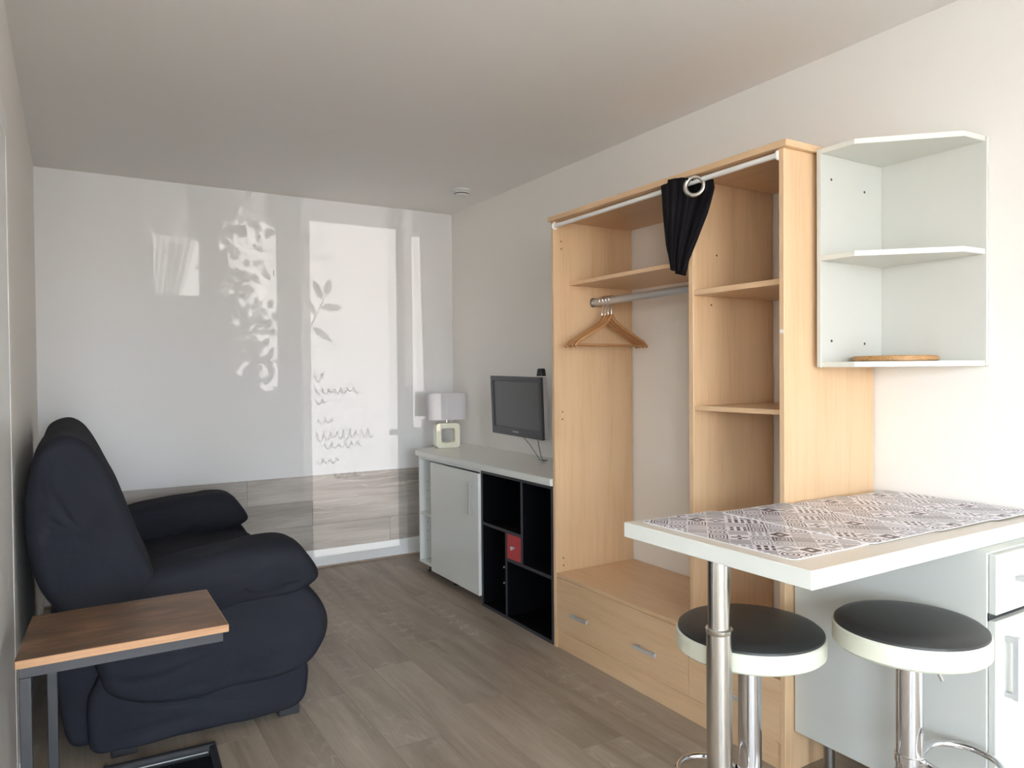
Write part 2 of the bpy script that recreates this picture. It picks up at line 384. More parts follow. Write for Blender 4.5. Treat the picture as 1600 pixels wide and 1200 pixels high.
# plank wainscot on the far wall, baseboard and a thin strip of floor trim under it
zs = [0.126, 0.293, 0.460, 0.628]
for r_ in range(3):
    xx = XL - (0.35, 0.9, 0.1)[r_]
    while xx < XR:
        a, b = max(xx, XL+0.002), min(xx+1.22, XR-0.002)
        if b-a > 0.02: box('wall_plank', a+0.0006, b-0.0006, YF-0.006, YF+0.002, zs[r_]+0.0006, zs[r_+1]-0.0006, 'wains', far, 0.0008)
        xx += 1.22
box('scratch_mark', 1.145, 1.148, YF-0.001, YF+0.001, 1.955, 1.99, 'screw', far, 0)
tag(box('baseboard_far', XL+0.002, XR-0.002, YF-0.016, YF, 0.012, 0.126, 'white_trim', None, 0.003), kind='structure')
tag(box('trim_1', XL+0.002, XR-0.002, YF-0.024, YF-0.001, 0.0, 0.012, 'brown_trim', None, 0.003), kind='structure')
tag(box('baseboard_left', XL, XL+0.012, 2.74, YF-0.026, 0.0, 0.10, 'white_trim', None, 0.003), kind='structure')
# door in the left wall: leaf and casing
d1 = tag(box('door_1', XL-0.005, XL+0.004, 1.86, 2.66, 0.004, 2.03, 'white_trim', None, 0.001), kind='structure')
prof = [(1.79, 0.0), (1.79, 2.10), (2.735, 2.10), (2.735, 0.0), (2.66, 0.0), (2.66, 2.03), (1.865, 2.03), (1.865, 0.0)]
bm = bmesh.new()
for p in ([(1.79, 0), (1.865, 0), (1.865, 2.10), (1.79, 2.10)], [(2.66, 0), (2.735, 0), (2.735, 2.10), (2.66, 2.10)], [(1.865, 2.03), (2.66, 2.03), (2.66, 2.10), (1.865, 2.10)]):
    a = [bm.verts.new((XL+0.001, y, z)) for y, z in p]; b = [bm.verts.new((XL+0.005, y, z)) for y, z in p]
    bm.faces.new(a); bm.faces.new(b[::-1])
    for i in range(4): bm.faces.new((a[i], b[i], b[(i+1) % 4], a[(i+1) % 4]))
bm_to('door_casing', bm, 'white_trim', d1)

# ---- window wall behind the camera
DA = (-0.0495, 0.5765, 0.0, 2.257)       # glazed door
DW = (-0.6195, -0.2595, 1.127, 2.301)    # narrow side window behind the tree
DC = (-0.9945, -0.7295, 1.721, 2.081)   # small alcove window
DK = (0.6875, 2.250, 0.821, 2.221)     # kitchen window
OPEN = (DA, DW, DC, DK); FR = 0.03
bm = bmesh.new()
xs = sorted({XA, XR} | {o[0]-FR for o in OPEN} | {o[1]+FR for o in OPEN}); zz = sorted({0, ZC} | {o[2]-FR for o in OPEN if o[2] > FR} | {o[3]+FR for o in OPEN})
def inside(cx, cz): return any(o[0]-FR < cx < o[1]+FR and o[2]-FR < cz < o[3]+FR for o in OPEN)
for i in range(len(xs)-1):
    for j in range(len(zz)-1):
        if inside((xs[i]+xs[i+1])/2, (zz[j]+zz[j+1])/2): continue
        r_ = bmesh.ops.create_cube(bm, size=1)
        for v in r_['verts']: v.co = Vector(((xs[i]+xs[i+1])/2+v.co.x*(xs[i+1]-xs[i]), YB-0.05+v.co.y*0.1, (zz[j]+zz[j+1])/2+v.co.z*(zz[j+1]-zz[j])))
bmesh.ops.remove_doubles(bm, verts=bm.verts, dist=1e-5)
tag(bm_to('wall_window_side', bm, 'wall', None), kind='structure')
def opening(name, o, bars=()):
    g = tag(box(name, o[0], o[1], YB-0.052, YB-0.048, max(o[2], 0.002), o[3], 'glass', None, 0), kind='structure')
    bm = bmesh.new()
    for a in ((o[0]-0.03, o[0], o[2]-0.03, o[3]+0.03), (o[1], o[1]+0.03, o[2]-0.03, o[3]+0.03), (o[0], o[1], o[3], o[3]+0.03), (o[0], o[1], o[2]-0.03, o[2])) + tuple(bars):
        r_ = bmesh.ops.create_cube(bm, size=1)
        for v in r_['verts']: v.co = Vector(((a[0]+a[1])/2+v.co.x*(a[1]-a[0]), YB-0.05+v.co.y*0.06, (a[2]+a[3])/2+v.co.z*(a[3]-a[2])))
    bm_to('window_frame', bm, 'white_trim', g)
    l = bpy.data.lights.new('daylight_'+name, 'AREA'); l.shape = 'RECTANGLE'; l.size = o[1]-o[0]; l.size_y = o[3]-o[2]; l.cycles.is_portal = True
    lo = bpy.data.objects.new('daylight_'+name, l); COL.objects.link(lo); lo.location = ((o[0]+o[1])/2, YB-0.09, (o[2]+o[3])/2); lo.rotation_euler = (PI/2, 0, 0)
    return g
gd_ = opening('door_2', DA); gw_ = opening('window_1', DW); gk_ = opening('window_2', DK); gc_ = opening('window_3', DC)
hd = tube('door_handle', [(0.592, YB-0.02, 1.0), (0.592, YB+0.05, 1.0), (0.66, YB+0.05, 1.0)], 0.010, 'steel', gd_)
# handwriting film on the door pane (its shadow falls on the far wall)
rs = random.Random(3)
def script_line(x0, x1, z, h):
    pts = []; n = int((x1-x0)/0.004); ph = 0
    for i in range(n+1):
        t = i/n; ph += rs.uniform(0.35, 0.75); amp = h*(0.35+0.65*abs(math.sin(t*7+z*9)))
        pts.append((x0+(x1-x0)*t+0.006*math.cos(ph), YB-0.043, z+amp*0.5*math.sin(ph)+0.008*t))
    return pts
for (xa, xb, z, h) in ((1.39, 1.46, 1.285, .06), (1.40, 1.70, 1.19, .045), (1.40, 1.47, 1.115, .04), (1.41, 1.53, 0.985, .045), (1.40, 1.80, 0.89, .075), (1.45, 1.72, 0.82, .05), (1.40, 1.56, 0.715, .04), (1.52, 1.70, 0.61, .05)):
    tube('script_line', script_line(xa-1.4195, xb-1.4195, z-0.079, h), 0.0058, 'decal', gd_, n=5)
# sheer curtains
def sheer(name, x0a, x1a, x0b, x1b, z0, z1, folds, amp, label, m='sheer', y=YB+0.06):
    NX, NZ = folds*12, 24; verts, faces = [], []
    for j in range(NZ+1):
        t = j/NZ
        for i in range(NX+1):
            s = i/NX; xa = x0a+(x0b-x0a)*t; xb = x1a+(x1b-x1a)*t
            ph = s*folds*2*PI+1.3*math.sin(s*9); verts.append((xa+(xb-xa)*s+0.35*(xb-xa)/folds*math.sin(2*ph), y+amp*math.sin(ph), z1+(z0-z1)*t))
    for j in range(NZ):
        for i in range(NX): a = j*(NX+1)+i; faces.append((a, a+1, a+NX+2, a+NX+1))
    o = mk(name, verts, faces, m, None, True)
    return tag(o, label, 'curtain')
sheer('sheer_curtain', 0.78, 2.28, 0.81, 2.28, 0.77, 2.28, 20, 0.030, 'white sheer curtain drawn across the kitchen window behind the viewer', 'net')
sheer('sheer_curtain', -1.05, -0.728, -1.05, -0.838, 1.67, 2.14, 5, 0.022, 'white sheer curtain gathered aside at the small alcove window')
# outdoors
tag(box('balcony', -1.4, 3.0, YB-1.0, YB-0.11, -0.20, -0.06, 'pave', None, 0), kind='structure')
tag(box('street', -60, 60, -60, YB-0.3, -6.2, -6.0, 'pave', None, 0), kind='structure')
def leaf_mesh(bm, c, d, L, w, nrm):
    d = Vector(d).normalized(); nrm = Vector(nrm); s = d.cross(nrm).normalized(); c = Vector(c); up_ = s.cross(d)
    P = [c, c+d*L*.3+s*w*.5, c+d*L*.65+s*w*.42, c+d*L, c+d*L*.65-s*w*.42, c+d*L*.3-s*w*.5, c+d*L*.5+up_*w*.18]
    V = [bm.verts.new(p) for p in P]
    for i in range(6): bm.faces.new((V[i], V[(i+1) % 6], V[6]))
OX, TY, OZ = -0.2525, YB-4.4, 0.421
tr = thing('garden_tree', (-1.27, TY, -6.0), 'dark leafy garden tree standing outside the side window', 'tree')
tube('trunk', [(-1.27, TY, -6.0), (-1.23, TY, -3.0), (-1.28, TY, 0.4), (-1.31, TY, 0.8), (-1.40, TY, 1.8)], [0.14, 0.11, 0.05, 0.04, 0.03], 'bark', tr)
bm = bmesh.new(); rl = random.Random(11)
n_ = 0
while n_ < 1900:
    lx, lz = rl.uniform(-1.75, -0.74), rl.uniform(0.5, 2.75)
    u_ = (lx+1.165)/0.365; v_ = (lz-0.66)/1.18          # 0..1 over the leaves in front of the side window
    if lz < 1.72:
        if lx < -1.20: continue                           # open gap beside the crown
        c_ = 0.22 + 0.74*max(0, 1-v_)**0.9
        keep = 1.0 if u_ < c_-0.12 else (0.22 if u_ < c_+0.22 else 0.05)
        if rl.random() > keep: continue
    a_ = rl.uniform(0, 2*PI)
    leaf_mesh(bm, (lx+OX, TY+rl.uniform(-0.2, 0.2), lz+OZ), (math.cos(a_), rl.uniform(-.3, .3), math.sin(a_)), rl.uniform(.06, .10), rl.uniform(.03, .05), (rl.uniform(-.4, .4), 1, rl.uniform(-.4, .4))); n_ += 1
lv = bm_to('foliage', bm, 'leaf', tr); lv['kind'] = 'stuff'
pt = thing('potted_plant', (-0.29, YB-0.5, -0.06), 'tall leafy potted plant standing outside the glazed door', 'plant')
yp = YB-0.5
lathe('pot', [(0.09, 0), (0.12, 0.24), (0.13, 0.24), (0.13, 0.28), (0.10, 0.28), (0.09, 0.2)], (-0.29, yp, -0.06), 'pot', pt)
tube('stem', [(-0.29, yp, 0.15), (-0.27, yp, 0.7), (-0.20, yp, 1.40), (-0.06, yp, 1.68), (-0.01, yp, 1.78)], [0.012, 0.010, 0.007, 0.005, 0.003], 'bark', pt, n=8)
for c_, d_, L_ in (((0.21, 0, 1.46), (-0.45, 0, 1), 0.15), ((0.23, 0, 1.49), (0.3, 0, 1), 0.13), ((0.19, 0, 1.41), (1, 0, 0.05), 0.17), ((0.14, 0, 1.28), (1, 0, -0.75), 0.17), ((0.13, 0, 1.26), (-1, 0, 0.4), 0.15), ((0.16, 0, 1.36), (-0.6, 0, 0.9), 0.15), ((0.02, 0, 1.0), (-1, 0, 0.4), 0.16), ((-0.01, 0, 0.8), (-.8, .4, 0.6), 0.16)):
    bm = bmesh.new(); leaf_mesh(bm, (c_[0]+OX, yp, c_[2]+0.265), d_, L_, 0.055, (0, 1, 0)); bm_to('leaf', bm, 'leaf', pt)

# ================================================================ WARDROBE
WX0, WX1, WY0, WY1, WT = 1.960, 2.440, 1.548, 2.868, 2.022
wd = thing('wardrobe', (2.2, 2.2, 0), 'tall open maple-effect wardrobe with two drawers and no doors', 'wardrobe')
box('top_panel', WX0-0.012, WX1, WY0-0.018, WY1+0.012, WT, WT+0.022, 'maple_y', wd)
lp = box('side_panel', WX0, WX1, WY1-0.020, WY1, 0, WT, 'maple_v', wd)
rp = box('side_panel', WX0, WX1, WY0, WY0+0.020, 0, WT, 'maple_v', wd)
DX, DY0, DY1 = 1.995, 1.982, 2.006; DM = 1.982
dv = box('divider', DX, WX1, DY0, DY1, 0.30, WT, 'maple_v', wd)
SX = 2.05
box('shelf', SX, WX1, DY1, WY1-0.020, 1.722, 1.740, 'maple_y', wd)
box('shelf', DX+0.004, WX1, WY0+0.020, DY0, 1.592, 1.612, 'maple_y', wd)
box('shelf', DX+0.004, WX1, WY0+0.020, DY0, 1.162, 1.180, 'maple_y', wd)
box('drawer_cover', WX0+0.002, WX1, DY1, WY1-0.020, 0.338, 0.356, 'maple_y', wd)
dr = box('drawer', WX0+0.002, WX0+0.021, DM+0.003, WY1-0.022, 0.090, 0.336, 'maple_y', wd)
dr2 = box('drawer', WX0+0.002, WX0+0.021, WY0+0.022, DM, 0.090, 0.300, 'maple_y', wd)
box('drawer_cover', WX0+0.03, WX1, WY0+0.020, DY0, 0.282, 0.300, 'maple_y', wd)
box('plinth', WX0+0.008, WX0+0.026, WY0+0.020, WY1-0.020, 0.0, 0.087, 'maple_y', wd)
def bar_handle(parent, y0, y1, z):
    bm = bmesh.new()
    for a in ((WX0-0.020, WX0-0.012, y0, y1, z-0.0065, z+0.0065), (WX0-0.013, WX0+0.003, y0+0.012, y0+0.024, z-0.006, z+0.006), (WX0-0.013, WX0+0.003, y1-0.024, y1-0.012, z-0.006, z+0.006)):
        r_ = bmesh.ops.create_cube(bm, size=1)
        for v in r_['verts']: v.co = Vector(((a[0]+a[1])/2+v.co.x*(a[1]-a[0]), (a[2]+a[3])/2+v.co.y*(a[3]-a[2]), (a[4]+a[5])/2+v.co.z*(a[5]-a[4])))
    return tag(bm_to('handle', bm, 'satin', parent), 'slim nickel bar handle')
bar_handle(dr, 2.590, 2.716, 0.192); bar_handle(dr, 2.146, 2.275, 0.192); bar_handle(dr2, 1.70, 1.83, 0.180)
# clothes rail (oval chrome) with its end sockets
rail = tube('clothes_rail', [(2.19, DY1, 1.648), (2.19, WY1-0.020, 1.648)], 0.016, 'rail', wd, n=20, scale=(0.55, 1.12))
for y0, y1 in ((WY1-0.030, WY1-0.020), (DY1, DY1+0.010)): tube('rail_socket', [(2.19, y0, 1.648), (2.19, y1, 1.648)], 0.021, 'dark_steel', wd, n=20, scale=(0.75, 1.1))
# peg holes
def peg(x, y, z, ny, m='hole_wood', parent=wd, r=0.004):
    lathe('peg_hole', [(r, -0.0006), (r, 0.0006)], (x, y, z), m, parent, n=10, M=Matrix.Rotation(PI/2, 3, 'X'))
for z in (1.93, 1.895, 1.12, 1.085, 0.42, 0.385): peg(2.005, WY1-0.0205, z, 1)
for (x, z) in ((2.12, 1.75), (2.09, 1.56)): peg(x, DY0-0.0005, z, 1)
pg = lathe('cover_cap', [(0.007, 0.0), (0.006, 0.003)], (WX0+0.001, WY0+0.010, 1.435), 'rod', wd, n=12, M=Matrix.Rotation(-PI/2, 3, 'Y'))

# curtain rod and the gathered curtain on it
rd = thing('curtain_rod', (1.966, 2.2, 2.0), 'thin white curtain rod across the front of the wardrobe', 'curtain rod')
RX = 1.966
tube('rod', [(RX, 2.8475, 1.999), (RX, 1.5685, 2.005)], 0.0095, 'rod', rd, n=16)
for y, sg in ((2.8445, 1), (1.5715, -1)):
    lathe('bracket', [(0.017, -0.003), (0.017, 0.003)], (RX, y, 1.999 if y > 2 else 2.003), 'rod', rd, n=20, M=Matrix.Rotation(PI/2, 3, 'X'))
cu = thing('black_curtain', (RX, 1.98, 1.70), 'black eyelet curtain bunched up on the wardrobe rod', 'curtain')
NX, NZ = 72, 40; verts = []; faces = []
EY, EZ = 1.927, 1.981                       # eyelet centre
def lerp(T, t):
    for (a, va), (b, vb) in zip(T, T[1:]):
        if t <= b: return va+(vb-va)*(t-a)/(b-a)
    return T[-1][1]
YLEFT = [(0, 2.088), (0.25, 2.078), (0.7, 2.058), (1, 2.038)]; YRIGHT = [(0, 1.822), (0.10, 1.816), (0.36, 1.850), (0.63, 1.897), (0.85, 1.940), (1, 1.962)]
def cur(s, t, back=0.0):
    # s 0 (far side) .. 1 (near side), t 0 top .. 1 bottom
    y = lerp(YLEFT, t)+(lerp(YRIGHT, t)-lerp(YLEFT, t))*s
    zt = 2.029-0.066*max(0, s-0.28)+0.002*math.sin(s*17) - (0.014 if s < 0.14 else 0)
    z = zt+(1.690-0.022*s-zt)*t
    sm = 1/(1+math.exp(-(s-0.62)*30))
    x = 1.934+0.062*t**1.4 + 0.044*sm*(1-t)**1.2 + 0.007*math.sin(s*19+0.8*math.sin(t*3))*(0.35+0.65*t) + 0.003*math.sin(s*43+t*5)
    k_ = x/1.935
    return Vector((x+back, y*k_, H+(z-H)*k_))
hole = []
for j in range(NZ+1):
    for i in range(NX+1): verts.append(cur(i/NX, j/NZ))
for j in range(NZ):
    for i in range(NX):
        a = j*(NX+1)+i; q = (a, a+1, a+NX+2, a+NX+1); c_ = sum((verts[k_] for k_ in q), Vector())/4
        if math.hypot(c_.y-EY, c_.z-EZ) < 0.030: continue
        faces.append(q)
cl = mk('cloth', verts, faces, 'curtain', cu, True)
sd = cl.modifiers.new('thickness', 'SOLIDIFY'); sd.thickness = 0.003
verts2 = [cur(i/40, j/NZ, 0.055-0.03*j/NZ)+Vector((0.006*math.sin(i*.9), 0, -0.012)) for j in range(NZ+1) for i in range(29)]
faces2 = [(j*29+i, j*29+i+1, (j+1)*29+i+1, (j+1)*29+i) for j in range(NZ) for i in range(28)]
c2 = mk('cloth_fold', verts2, faces2, 'curtain', cu, True); c2.modifiers.new('thickness', 'SOLIDIFY').thickness = 0.003
ring = []
nrm = Vector((-0.86, -0.50, 0.06)).normalized(); e1 = nrm.cross(Vector((0, 0, 1))).normalized(); e2 = e1.cross(nrm)
tube('eyelet', [Vector((RX-0.016, EY, EZ))+(e1*math.cos(2*PI*k/32)+e2*math.sin(2*PI*k/32))*0.034 for k in range(32)], 0.0085, 'steel', cu, n=12, closed=True)

# four wooden hangers on the rail
def hanger(y, rz, label):
    h = thing('coat_hanger', (2.19, y, 1.648), label, 'hanger', 'wooden hangers on the wardrobe rail')
    R = Matrix.Rotation(rz, 3, 'Z'); o = Vector((2.19, y, 1.648))
    T = lambda x, z: o + R @ Vector((x, 0, z))
    hk = [T(0.018*math.cos(a), 0.003+0.018*math.sin(a)) for a in [math.radians(200-i*14) for i in range(19)]]
    hk += [T(0.004, -0.028), T(-0.004, -0.045), T(-0.002, -0.074)]
    tube('hook', hk, 0.0028, 'chrome', h, n=8)
    pts = []
    for i in range(41):
        u = i/40*2-1; x = 0.220*u
        z = -0.098 - 0.112*(abs(u)**1.05) + 0.030*math.exp(-abs(u)/0.07) - 0.010*max(0, abs(u)-0.9)/0.1
        pts.append(T(x, z))
    tube('yoke', pts, 0.0072, 'hanger_wood', h, n=10, scale=(0.8, 1.05))
    tube('trouser_bar', [T(-0.208, -0.212), T(0.208, -0.212)], 0.0050, 'hanger_wood', h, n=10)
    return h
for y, rz, lb in ((2.772, 0.02, 'wooden coat hanger nearest the wardrobe side panel, first on the rail'), (2.748, 0.02, 'wooden coat hanger second from the wardrobe side panel'),
                  (2.724, 0.02, 'wooden coat hanger third from the wardrobe side panel'), (2.700, 0.01, 'wooden coat hanger farthest from the side panel, fourth on the rail')):
    hanger(y, rz, lb)

# ================================================================ CORNER SHELF + BOARD
cs = thing('corner_shelf', (2.28, 1.35, 1.318), 'white three-tier corner shelf unit hung beside the wardrobe', 'shelf')
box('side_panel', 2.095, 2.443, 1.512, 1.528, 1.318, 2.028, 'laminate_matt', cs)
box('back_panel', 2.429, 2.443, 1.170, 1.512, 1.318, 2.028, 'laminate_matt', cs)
for z in (1.318, 1.664, 2.012): prism('shelf', [(2.098, 1.512), (2.098, 1.395), (2.318, 1.180), (2.429, 1.175), (2.429, 1.512)], z, z+0.017, 'edge_white', cs, 0.001)
for (x, z) in ((2.15, 1.935), (2.33, 1.915), (2.15, 1.405), (2.33, 1.398)): peg(x, 1.5115, z, 1, 'screw', cs, 0.0045)
cb_ = lathe('cutting_board', [(0.118, 0.0), (0.126, 0.003), (0.127, 0.009), (0.124, 0.016), (0.118, 0.018)], (2.272, 1.372, 1.3352), 'board_wood', None, 48)
tag(cb_, 'round wooden board lying on the lowest corner shelf', 'board')

# ================================================================ SIDEBOARD (white unit, black cube unit, worktop)
wk = prism('worktop', [(1.950, 2.872), (2.443, 2.872), (2.443, 4.72), (2.02, 4.545), (1.950, 4.470)], 0.765, 0.800, 'laminate', None, 0.004, 2)
tag(wk, 'long white worktop lying over the cabinet and the black cube shelf', 'worktop')
FX = 1.965
uc = thing('white_cabinet', (2.2, 4.0, 0), 'white base cabinet with narrow open shelves under the lamp', 'cabinet')
YA, YM, YD = 3.592, 4.225, 4.452
box('side_panel', FX+0.002, 2.42, YD-0.016, YD, 0.062, 0.764, 'laminate', uc)
box('side_panel', FX+0.002, 2.42, YA, YA+0.016, 0.062, 0.764, 'laminate', uc)
box('partition', FX+0.020, 2.42, YM-0.010, YM+0.006, 0.078, 0.748, 'laminate', uc)
box('bottom_panel', FX+0.002, 2.42, YA+0.016, YD-0.016, 0.062, 0.080, 'laminate', uc)
box('top_panel', FX+0.004, 2.42, YA+0.016, YD-0.016, 0.748, 0.764, 'laminate', uc)
box('back_panel', 2.40, 2.418, YA+0.016, YD-0.016, 0.080, 0.748, 'laminate', uc)
box('shelf', FX+0.006, 2.40, YM+0.006, YD-0.016, 0.382, 0.398, 'edge_white', uc)
dr_ = box('door', FX-0.016, FX+0.002, YA+0.003, YM+0.004, 0.052, 0.742, 'laminate', uc, 0.002)
hb = []
for a in ((FX-0.046, FX-0.036, 3.655, 3.667, 0.508, 0.690), (FX-0.0365, FX-0.015, 3.656, 3.666, 0.510, 0.520), (FX-0.0365, FX-0.015, 3.656, 3.666, 0.678, 0.688)): hb.append(a)
def boxes(name, L, m, parent, bev=0.0):
    bm = bmesh.new()
    for a in L:
        r_ = bmesh.ops.create_cube(bm, size=1)
        for v in r_['verts']: v.co = Vector(((a[0]+a[1])/2+v.co.x*(a[1]-a[0]), (a[2]+a[3])/2+v.co.y*(a[3]-a[2]), (a[4]+a[5])/2+v.co.z*(a[5]-a[4])))
    return bm_to(name, bm, m, parent)
tag(boxes('handle', hb, 'satin', dr_), 'chrome bow handle')
for x, y in ((2.03, 4.40), (2.03, 4.02), (2.03, 3.66), (2.36, 4.40), (2.36, 3.66)):
    lathe('foot', [(0.024, 0.0), (0.024, 0.008), (0.014, 0.012), (0.014, 0.05), (0.022, 0.052), (0.022, 0.062)], (x, y, 0.0), 'black_metal', uc, 20)
for z in (0.20, 0.26, 0.32, 0.47, 0.53, 0.59): lathe('peg_hole', [(0.003, -0.0006), (0.003, 0.0006)], (2.02, YD-0.0165, z), 'screw', uc, 10, Matrix.Rotation(PI/2, 3, 'X'))

bc = thing('black_cube_shelf', (2.2, 3.23, 0), 'black pinwheel cube shelf under the worktop beside the wardrobe', 'shelf')
B0, B1, BZ = 2.876, 3.588, 0.764
def bpan(name, y0, y1, z0, z1):
    o = box(name, FX+0.002, 2.36, y0, y1, z0, z1, 'black_box', bc, 0)
    box('edge_band', FX-0.0015, FX+0.002, y0, y1, z0, z1, 'black_edge', o, 0)
    return o
tk = 0.016
bpan('side_panel', B1-tk, B1, 0, BZ); bpan('side_panel', B0, B0+tk, 0, BZ)
bpan('top_panel', B0+tk, B1-tk, BZ-tk, BZ); bpan('bottom_panel', B0+tk, B1-tk, 0.0, tk)
V1, V2, H1, H2 = 3.160, 3.318, 0.468, 0.320
bpan('partition', V1-tk/2, V1+tk/2, H2+tk/2, BZ-tk)
bpan('shelf', V1+tk/2, B1-tk, H1-tk/2, H1+tk/2)
bpan('partition', V2-tk/2, V2+tk/2, tk, H1-tk/2)
bpan('shelf', B0+tk, V2-tk/2, H2-tk/2, H2+tk/2)
box('back_panel', 2.345, 2.359, B0+tk, B1-tk, tk, BZ-tk, 'black_box', bc, 0)
rdr = box('door', FX, FX+0.014, V1+tk/2+0.001, V2-tk/2-0.001, H2+tk/2+0.001, H1-tk/2-0.001, 'red', bc, 0.001); rdr['label'] = 'small red door'
lathe('knob', [(0.006, 0.0), (0.006, 0.008), (0.010, 0.012), (0.010, 0.018), (0.005, 0.021)], (FX, (V1+V2)/2, (H1+H2)/2), 'grey_plastic', rdr, 16, Matrix.Rotation(-PI/2, 3, 'Y'))
for y, z in ((3.52, 0.715), (3.50, 0.11), (3.53, 0.20)): lathe('cam_cap', [(0.006, -0.001), (0.006, 0.001)], (2.10, B1-tk-0.0005, z), 'grey_plastic', bc, 12, Matrix.Rotation(PI/2, 3, 'X'))

# ---- lamp
LX, LY, LZ = 2.20, 4.50, 0.8006
lm = thing('table_lamp', (LX, LY, LZ), 'table lamp with hollow cream square base and grey shade', 'lamp')
LR = Matrix.Translation((LX, LY, LZ)) @ Matrix.Rotation(math.radians(-12), 4, 'Z')
def rrect(w, h, r, n=6):
    out = []
    for cx, cz, a0 in ((w/2-r, h/2-r, 0), (-w/2+r, h/2-r, 90), (-w/2+r, -h/2+r, 180), (w/2-r, -h/2+r, 270)):
        for k in range(n+1): a = math.radians(a0+90*k/n); out.append((cx+r*math.cos(a), cz+r*math.sin(a)))
    return out
bw, bh, bd = 0.166, 0.170, 0.085
of, inn = rrect(bw, bh, 0.024), rrect(bw-0.074, bh-0.074, 0.014)
n = len(of); V = []; F = []
for (P, y) in ((of, -bd/2), (of, bd/2), (inn, bd/2), (inn, -bd/2)):
    for (px, pz) in P: V.append(LR @ Vector((px, y, pz+bh/2)))
for r_ in range(4):
    for k in range(n): F.append((r_*n+k, r_*n+(k+1) % n, ((r_+1) % 4)*n+(k+1) % n, ((r_+1) % 4)*n+k))
lb = mk('base', V, F, 'cream', lm); bv = lb.modifiers.new('soft', 'BEVEL'); bv.width = 0.004; bv.segments = 2
lathe('lamp_socket', [(0.012, 0), (0.012, 0.03), (0.016, 0.034), (0.016, 0.07)], (LX, LY, LZ+bh-0.002), 'steel', lm, 20)
lathe('bulb', [(0.012, 0), (0.024, 0.03), (0.028, 0.05), (0.02, 0.075), (0.006, 0.085)], (LX, LY, LZ+bh+0.066), 'rod', lm, 20)
sw, sdp, s0, s1 = 0.268, 0.15, 0.192, 0.372
o1, i1 = rrect(sw, sdp, 0.045), rrect(sw-0.008, sdp-0.008, 0.042); n = len(o1); V = []; F = []
for (P, z) in ((o1, s0), (o1, s1), (i1, s1), (i1, s0)):
    for (px, py) in P: V.append(LR @ Vector((px, py, z)))
for r_ in range(4):
    for k in range(n): F.append((r_*n+k, r_*n+(k+1) % n, ((r_+1) % 4)*n+(k+1) % n, ((r_+1) % 4)*n+k))
mk('shade', V, F, 'shade', lm, True, sharp=50)
tube('shade_spider', [LR @ Vector((-sw/2+0.003, 0, s0+0.03)), LR @ Vector((sw/2-0.003, 0, s0+0.03))], 0.002, 'steel', lm, n=6)

# ---- television on a wall arm
tv = thing('television', (2.2, 3.57, 0.94), 'small dark flat television on a wall arm above the worktop', 'television')
tilt = Matrix.Translation((2.2, 3.575, 1.115)) @ Matrix.Rotation(math.radians(-2.6), 4, 'Y') @ Matrix.Rotation(math.radians(1.0), 4, 'X')
def tbox(name, a, m, parent, bev=0.002, seg=1, M=tilt):
    bm = bmesh.new(); bmesh.ops.create_cube(bm, size=1)
    for v in bm.verts: v.co = Vector(((a[0]+a[1])/2+v.co.x*(a[1]-a[0]), (a[2]+a[3])/2+v.co.y*(a[3]-a[2]), (a[4]+a[5])/2+v.co.z*(a[5]-a[4])))
    if bev: bmesh.ops.bevel(bm, geom=list(bm.edges), offset=bev, segments=seg, affect='EDGES')
    bmesh.ops.transform(bm, matrix=M, verts=bm.verts)
    return bm_to(name, bm, m, parent)
hw, hh = 0.275, 0.1725
tbox('screen', (-0.010, 0.0, -hw+0.027, hw-0.027, -hh+0.046, hh-0.027), 'tvscreen', tv, 0)
tbox('bezel_strip', (-0.016, 0.002, -hw, hw, hh-0.028, hh), 'tvshell', tv); tbox('bezel_strip', (-0.016, 0.002, -hw, hw, -hh, -hh+0.047), 'tvshell', tv)
tbox('bezel_strip', (-0.016, 0.002, -hw, -hw+0.028, -hh+0.047, hh-0.028), 'tvshell', tv); tbox('bezel_strip', (-0.016, 0.002, hw-0.028, hw, -hh+0.047, hh-0.028), 'tvshell', tv)
tbox('back_shell', (0.002, 0.030, -hw+0.002, hw-0.002, -hh+0.002, hh-0.001), 'grey_plastic', tv, 0.004)
tbox('back_hump', (0.030, 0.060, -0.19, 0.19, -0.12, 0.11), 'tvshell', tv, 0.008)
for k, w_ in enumerate((0.006, 0.004, 0.006, 0.004, 0.005, 0.006)):      # tiny unreadable maker's mark
    y = 0.030-k*0.011; tbox('maker_mark', (-0.0168, -0.0158, y-w_/1.3, y+w_/1.3, -hh+0.0215, -hh+0.0295), 'grey_plastic', tv, 0)
tube('mount_arm', [(2.25, 3.60, 1.115), (2.33, 3.74, 1.115), (2.432, 3.90, 1.115)], 0.016, 'black_metal', tv)
box('wall_plate', 2.430, 2.444, 3.86, 3.94, 1.06, 1.17, 'black_metal', tv)
an = lathe('antenna_puck', [(0.026, 0.0), (0.026, 0.008), (0.022, 0.036), (0.018, 0.042)], (2.215, 3.345, 1.2885), 'black_metal', None, 24)
tag(an, 'small black antenna puck standing on the television corner', 'antenna')
for pts, lb in (([(2.232, 3.56, 0.935), (2.255, 3.54, 0.90), (2.285, 3.51, 0.84), (2.30, 3.495, 0.806), (2.33, 3.49, 0.8035)], 'thin grey cable slanting from the television to the worktop'),
                ([(2.232, 3.41, 0.935), (2.25, 3.43, 0.90), (2.28, 3.455, 0.84), (2.305, 3.475, 0.806), (2.335, 3.475, 0.8035)], 'thin grey cable hanging straight below the television corner')):
    tag(tube('cable', pts, 0.0028, 'cable', None, n=8), lb, 'cable')

